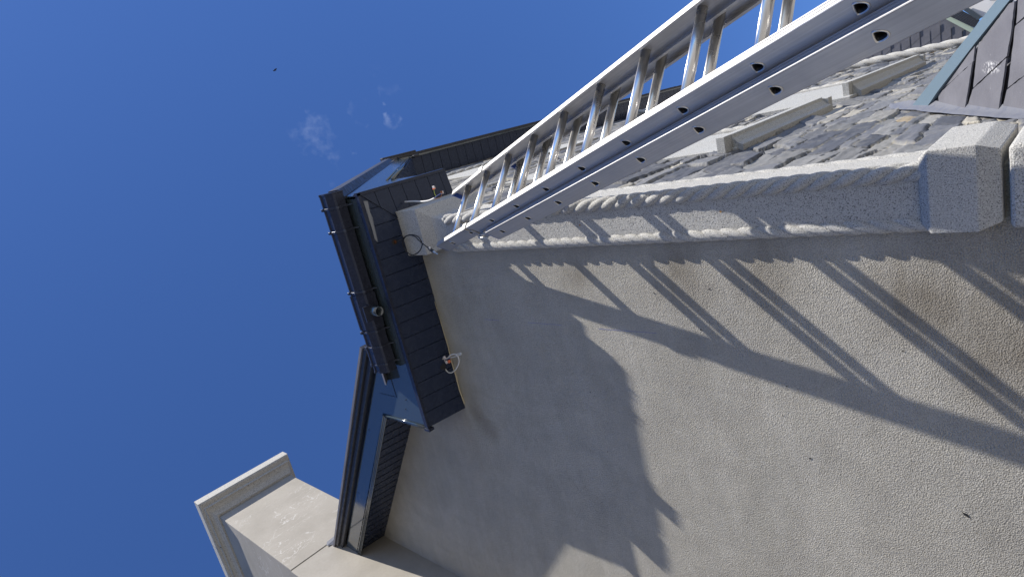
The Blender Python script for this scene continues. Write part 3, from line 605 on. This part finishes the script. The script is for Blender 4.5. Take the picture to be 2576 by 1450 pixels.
# D-shaped rung outline in (r, n): flat tread on top
def dsec(k=1.0, N=24):
    tread = math.atan2(-ln.z, lr.z)   # rotate so the flat faces up
    out = []
    for j in range(N):
        a = 2 * math.pi * j / N; x_, y_ = math.cos(a), math.sin(a)
        hx = .0175; hy = .0172
        X = hx * math.copysign(abs(x_) ** .85, x_); Y = hy * math.copysign(abs(y_) ** .9, y_)
        if Y > .0095: Y = .0095 + (Y - .0095) * .18
        else: X *= (1 + (Y - .0095) * 13)
        X *= k * 1.1; Y *= k
        ct, st = math.cos(tread), math.sin(tread)
        # local up (Y) -> world up projected on (lr, ln)
        out.append((Y * lr.z + X * -ln.z, Y * ln.z + X * lr.z))
    return out
HDA = .042; HDB = .044   # half rail depths
def rail(i0, i1, wout, sgn, noff, rungs, HD, name='side_rail', label=None):
    # web with real D holes, flanges turned inward (sgn=+1 means inward is +w)
    b = MB(); T = .003
    for side in (0, T):
        wv = wout + sgn * side
        edges = sorted([i for i in rungs if i0 < i < i1]); cells = []
        for i in edges:
            ds = dsec(1.0); N = len(ds); c = .10 * ST / .28 * 1.0
            rect = []
            for (pr, pn) in ds:
                a = math.atan2(pn, pr); ca_, sa_ = math.cos(a), math.sin(a); k = min(.028 / max(abs(ca_), 1e-6), HD / max(abs(sa_), 1e-6)); rect.append((ca_ * k, sa_ * k))
            vs = [lp(i, wv, noff + pn) + lr * pr for pr, pn in ds] + [lp(i, wv, noff + pn) + lr * pr for pr, pn in rect]
            # exact corners
            b.add(vs, [(j, (j + 1) % N, N + (j + 1) % N, N + j) for j in range(N)])
            for sr in (-1, 1):
                for sn in (-1, 1):
                    q = [j for j in range(N) if rect[j][0] * sr > .0279]; q2 = [j for j in range(N) if rect[j][1] * sn > HD - 1e-5]
                    ja = max(q, key=lambda j: rect[j][1] * sn); jb = max(q2, key=lambda j: rect[j][0] * sr)
                    b.add([vs[N + ja], vs[N + jb], lp(i, wv, noff + sn * HD) + lr * (sr * .028)], [(0, 1, 2)])
        cuts = [i0 * ST] + [x for i in edges for x in (i * ST - .028, i * ST + .028)] + [i1 * ST]
        for a, c in zip(cuts[::2], cuts[1::2]):
            if c - a > 1e-4: b.add([lp(a / ST, wv, noff - HD), lp(c / ST, wv, noff - HD), lp(c / ST, wv, noff + HD), lp(a / ST, wv, noff + HD)], [(0, 1, 2, 3)])
    # flanges with ribs
    for sn in (-1, 1):
        pr = []
        xs_ = [0, .002, .0075, .0085, .0105, .0115, .0175, .0185, .0205, .0215, .026]
        hs = [0, .0016, .0016, -.0008, -.0008, .0016, .0016, -.0008, -.0008, .0016, .0016]
        for x_, h_ in zip(xs_, hs): pr.append((sgn * x_, sn * (HD + h_)))
        pr += [(sgn * .026, sn * (HD - .0085)), (sgn * .0235, sn * (HD - .0085)), (sgn * .0235, sn * (HD - .0025)), (sgn * .0032, sn * (HD - .0025)), (sgn * .0, sn * (HD - .0025))]
        a = lp(i0, wout, noff); c = lp(i1, wout, noff); b.sweep(pr, a, c, lw, ln)
    return b.build(name, M['alu'], LD, label)
FR = [i for i in range(-5, 10)]; BR = [i for i in range(-7, 8)]
rail(-5.6, 9.60, 0, 1, 0, FR, HDA); rail(-5.6, 9.60, WD + .003, -1, 0, FR, HDA)
rail(-7.35, 7.42, GL, 1, EB, BR, HDB); rail(-7.35, 7.42, WD + .035, -1, EB, BR, HDB)
HD = HDA
def rung(i, wa, wb, noff):
    o_, in_ = dsec(1.0), dsec(.86); N = len(o_)
    vs = []
    for sec, wv in ((in_, wa + .02), (in_, wa - .0008), (o_, wa - .0008), (o_, wb + .0008), (in_, wb + .0008), (in_, wb - .02)):
        vs += [lp(i, wv, noff + pn) + lr * pr for pr, pn in sec]
    fs = [(j * N + k, j * N + (k + 1) % N, (j + 1) * N + (k + 1) % N, (j + 1) * N + k) for j in range(5) for k in range(N)]
    # rim beads where the rung is flared over the web
    b = MB(); b.add(vs, fs)
    for wv in (wa - .0006, wb + .0006): b.tube([lp(i, wv, noff + pn) + lr * pr for pr, pn in dsec(1.06)], .0019, 6, closed=True)
    b.m[0:N] = [1] * N; b.m[4 * N:5 * N] = [1] * N  # inner bore and end discs coloured black as the shade inside the tube
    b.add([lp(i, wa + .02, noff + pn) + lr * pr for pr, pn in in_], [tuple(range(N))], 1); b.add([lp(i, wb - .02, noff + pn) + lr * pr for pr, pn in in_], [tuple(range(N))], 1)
    o = b.build('rung', [M['rung'], M['dark']], LD)
    for p in o.data.polygons: p.use_smooth = len(p.vertices) == 4
    return o
for i in FR: rung(i, 0, WD + .003, 0)
for i in BR: rung(i, GL, WD + .035, EB)
# plastic end inserts
for (i, wv, sgn, nv) in ((9.60, 0, 1, 0), (9.60, WD + .003, -1, 0), (7.42, GL, 1, EB), (7.42, WD + .035, -1, EB)):
    b = MB(); b.obox(lp(i, wv + sgn * .014, nv) + lr * .004, lr * .004, lw * .0135, ln * (HD - .003)); b.build('end_cap', M['blue'], LD)
# guide brackets at the head of the lower section
for (wv, wb_, sgn) in ((0, GL, 1), (WD + .003, WD + .035, -1)):
    b = MB(); i = 7.98
    b.obox(lp(i, wv + sgn * .013, HD + .0045), lr * .022, lw * .019, ln * .0025); b.obox(lp(i, wv - sgn * .0045, HD - .012), lr * .022, lw * .0022, ln * .0185)
    b.obox(lp(i - .12, wv - sgn * .0045, -.012), lr * .011, lw * .0022, ln * .028); b.obox(lp(i - .25, wv - sgn * .010, -HD - .004), lr * .020, lw * .010, ln * .010)
    b.obox(lp(7.60, wb_ + sgn * .006, EB + .025), lr * .04, lw * .003, ln * .018); b.tube([lp(7.7, wb_ - sgn * .002, EB + .03), lp(7.7, wb_ + sgn * .016, EB + .03)], .006, 10)
    b.tube([lp(7.55, wb_ - sgn * .004, EB + .01), lp(7.62, wb_ - sgn * .006, EB + .03), lp(7.75, wb_ - sgn * .004, EB + .04), lp(7.85, wv - sgn * .006, -HD - .01)], .0035, 8)
    b.build('guide_bracket', M['alu2'], LD, bevel=.0008)
for wv, s_ in ((GL + .014, 1), (WD + .021, 1)):
    b = MB(); b.obox(lp(-7.40, wv, EB), lr * .012, lw * .018, ln * .042); b.build('rubber_foot', M['dark'], LD, bevel=.004)
# ------------------------------------------------------------------ cables
bk = [(-.536, 2.20, 3.312), (-.530, 2.215, 3.29), (-.522, 2.235, 3.266), (-.507, 2.235, 3.218), (-.502, 2.235, 3.161), (-.517, 2.235, 3.101), (-.555, 2.236, 3.079), (-.587, 2.237, 3.097), (-.619, 2.238, 3.147), (-.634, 2.238, 3.215), (-.615, 2.238, 3.262), (-.576, 2.236, 3.282), (-.543, 2.232, 3.269), (-.513, 2.230, 3.228), (-.503, 2.229, 3.169), (-.516, 2.229, 3.121), (-.546, 2.23, 3.088), (-.572, 2.232, 3.054), (-.594, 2.235, 3.025)]
b = MB(); b.tube(smooth_path(bk), .0034, 8); BC = b.build('coaxial_cable', M['dark'], None, smooth=True)
BC['label'] = 'black coiled cable hanging from the soffit in front of the granite capital'; BC['category'] = 'cable'
b = MB(); b.tube([(-.590, 2.235, 3.030), (-.599, 2.234, 3.014), (-.6155, 2.232, 2.985)], [.006, .010, .0095], 10); b.build('cable_plug', M['dark'], BC)
b = MB(); b.tube([(-.6155, 2.232, 2.985), (-.627, 2.231, 2.962)], .0065, 8); b.tube([(-.627, 2.231, 2.962), (-.634, 2.231, 2.946)], .004, 8); b.build('plug_tip', M['alu2'], BC)
b = MB(); b.tube([(-.597, 2.23, 3.005), (-.586, 2.22, 2.993)], .007, 8); b.build('plug_cap', M['white'], BC)
WC = MB(); WC.tube(smooth_path([(-1.43, 2.31, 3.32), (-1.402, 2.30, 3.312), (-1.396, 2.3, 3.275), (-1.390, 2.297, 3.25), (-1.379, 2.296, 3.225), (-1.36, 2.296, 3.196), (-1.348, 2.3, 3.155), (-1.354, 2.3, 3.127), (-1.375, 2.3, 3.118), (-1.403, 2.3, 3.126), (-1.439, 2.3, 3.155), (-1.471, 2.3, 3.194), (-1.495, 2.3, 3.241), (-1.498, 2.3, 3.276), (-1.48, 2.3, 3.297), (-1.452, 2.3, 3.305)]), .0042, 8)
WC.tube(smooth_path([(-1.44, 2.315, 3.31), (-1.408, 2.31, 3.29), (-1.397, 2.31, 3.262), (-1.385, 2.31, 3.217), (-1.374, 2.31, 3.173), (-1.36, 2.31, 3.129), (-1.348, 2.31, 3.094), (-1.340, 2.31, 3.095), (-1.349, 2.31, 3.13), (-1.355, 2.31, 3.16)]), .0042, 8)
WO = WC.build('lighting_cable', M['white'], None, smooth=True); WO['label'] = 'looped white cable with clear and orange connectors under the boxed soffit'; WO['category'] = 'cable'
for (c, mt) in (((-1.382, 2.292, 3.262), 'clear'), ((-1.414, 2.292, 3.252), 'clear'), ((-1.406, 2.292, 3.222), 'orange')):
    b = MB(); b.obox(c, (.009, 0, .005), (0, .006, 0), (-.006, 0, .011)); b.build('wire_connector', M[mt], WO, bevel=.003)
b = MB(); b.tube(smooth_path([(-1.40, 2.295, 3.275), (-1.39, 2.295, 3.24), (-1.38, 2.295, 3.20)]), .0018, 6); b.build('blue_wire', M['blue'], WO)
b = MB(); b.tube(smooth_path([(-.309, 2.352, 3.30), (-.313, 2.35, 3.20), (-.322, 2.35, 3.12), (-.322, 2.35, 3.045), (-.312, 2.35, 2.985)]), .0052, 8)
GC = b.build('supply_cable', M['white'], None, smooth=True); GC['label'] = 'grey supply cable with blue and yellow wires beside the capital top'; GC['category'] = 'cable'
b = MB(); b.tube(smooth_path([(-.313, 2.35, 2.99), (-.302, 2.348, 2.965), (-.290, 2.346, 2.968), (-.268, 2.345, 2.965), (-.256, 2.344, 2.960)]), .0016, 6); b.build('yellow_wire', M['yellow'], GC)
b = MB(); b.tube(smooth_path([(-.313, 2.35, 2.99), (-.305, 2.346, 2.965), (-.296, 2.345, 2.935), (-.290, 2.344, 2.908)]), .0020, 6); b.build('blue_wire', M['blue'], GC)
b = MB(); b.tube(smooth_path([(-.313, 2.35, 2.99), (-.316, 2.342, 2.95), (-.31, 2.342, 2.915), (-.292, 2.344, 2.90)]), .0014, 6); b.build('brown_wire', M['bronze'], GC)
b = MB(); b.obox((-.247, 2.344, 2.958), (.0085, 0, 0), (0, .005, 0), (0, 0, .009)); b.build('wire_connector', M['clear'], GC, bevel=.002)
b = MB(); b.obox((-.2545, 2.3435, 2.958), (.0035, 0, 0), (0, .006, 0), (0, 0, .0075)); b.build('connector_lever', M['orange'], GC)
b = MB(); b.obox((-.284, 2.344, 2.893), (.008, 0, 0), (0, .005, 0), (0, 0, .010)); b.build('wire_connector', M['clear'], GC, bevel=.002)
b = MB()
for k in range(3): b.obox((-.2815, 2.3385, 2.886 + k * .006), (.006, 0, 0), (0, .003, 0), (0, 0, .0017))
b.build('connector_lever', M['bronze'], GC)
# ------------------------------------------------------------------ bird
bd = Vector((.15343613, .46523866, .87178572)).normalized(); bp = bd * 55
ax = (row0 * .75 - row1 * -.0 + row1 * -.66).normalized(); ay = bd.cross(ax).normalized()
b = MB(); b.tube([bp - ay * .10, bp - ay * .05, bp, bp + ay * .07, bp + ay * .12], [.005, .03, .035, .025, .004], 8)
for s_ in (-1, 1):
    b.add([tuple(bp + ay * .03), tuple(bp - ay * .04), tuple(bp + ax * s_ * .11 - ay * .055 + bd * -.03), tuple(bp + ax * s_ * .20 + ay * (.0 if s_ > 0 else -.04)), tuple(bp + ax * s_ * .10 + ay * .05 - bd * .03)], [(0, 4, 3, 2, 1)])
BI = b.build('bird', M['tread'], None); BI['label'] = 'small dark bird gliding high in the blue sky'; BI['category'] = 'bird'
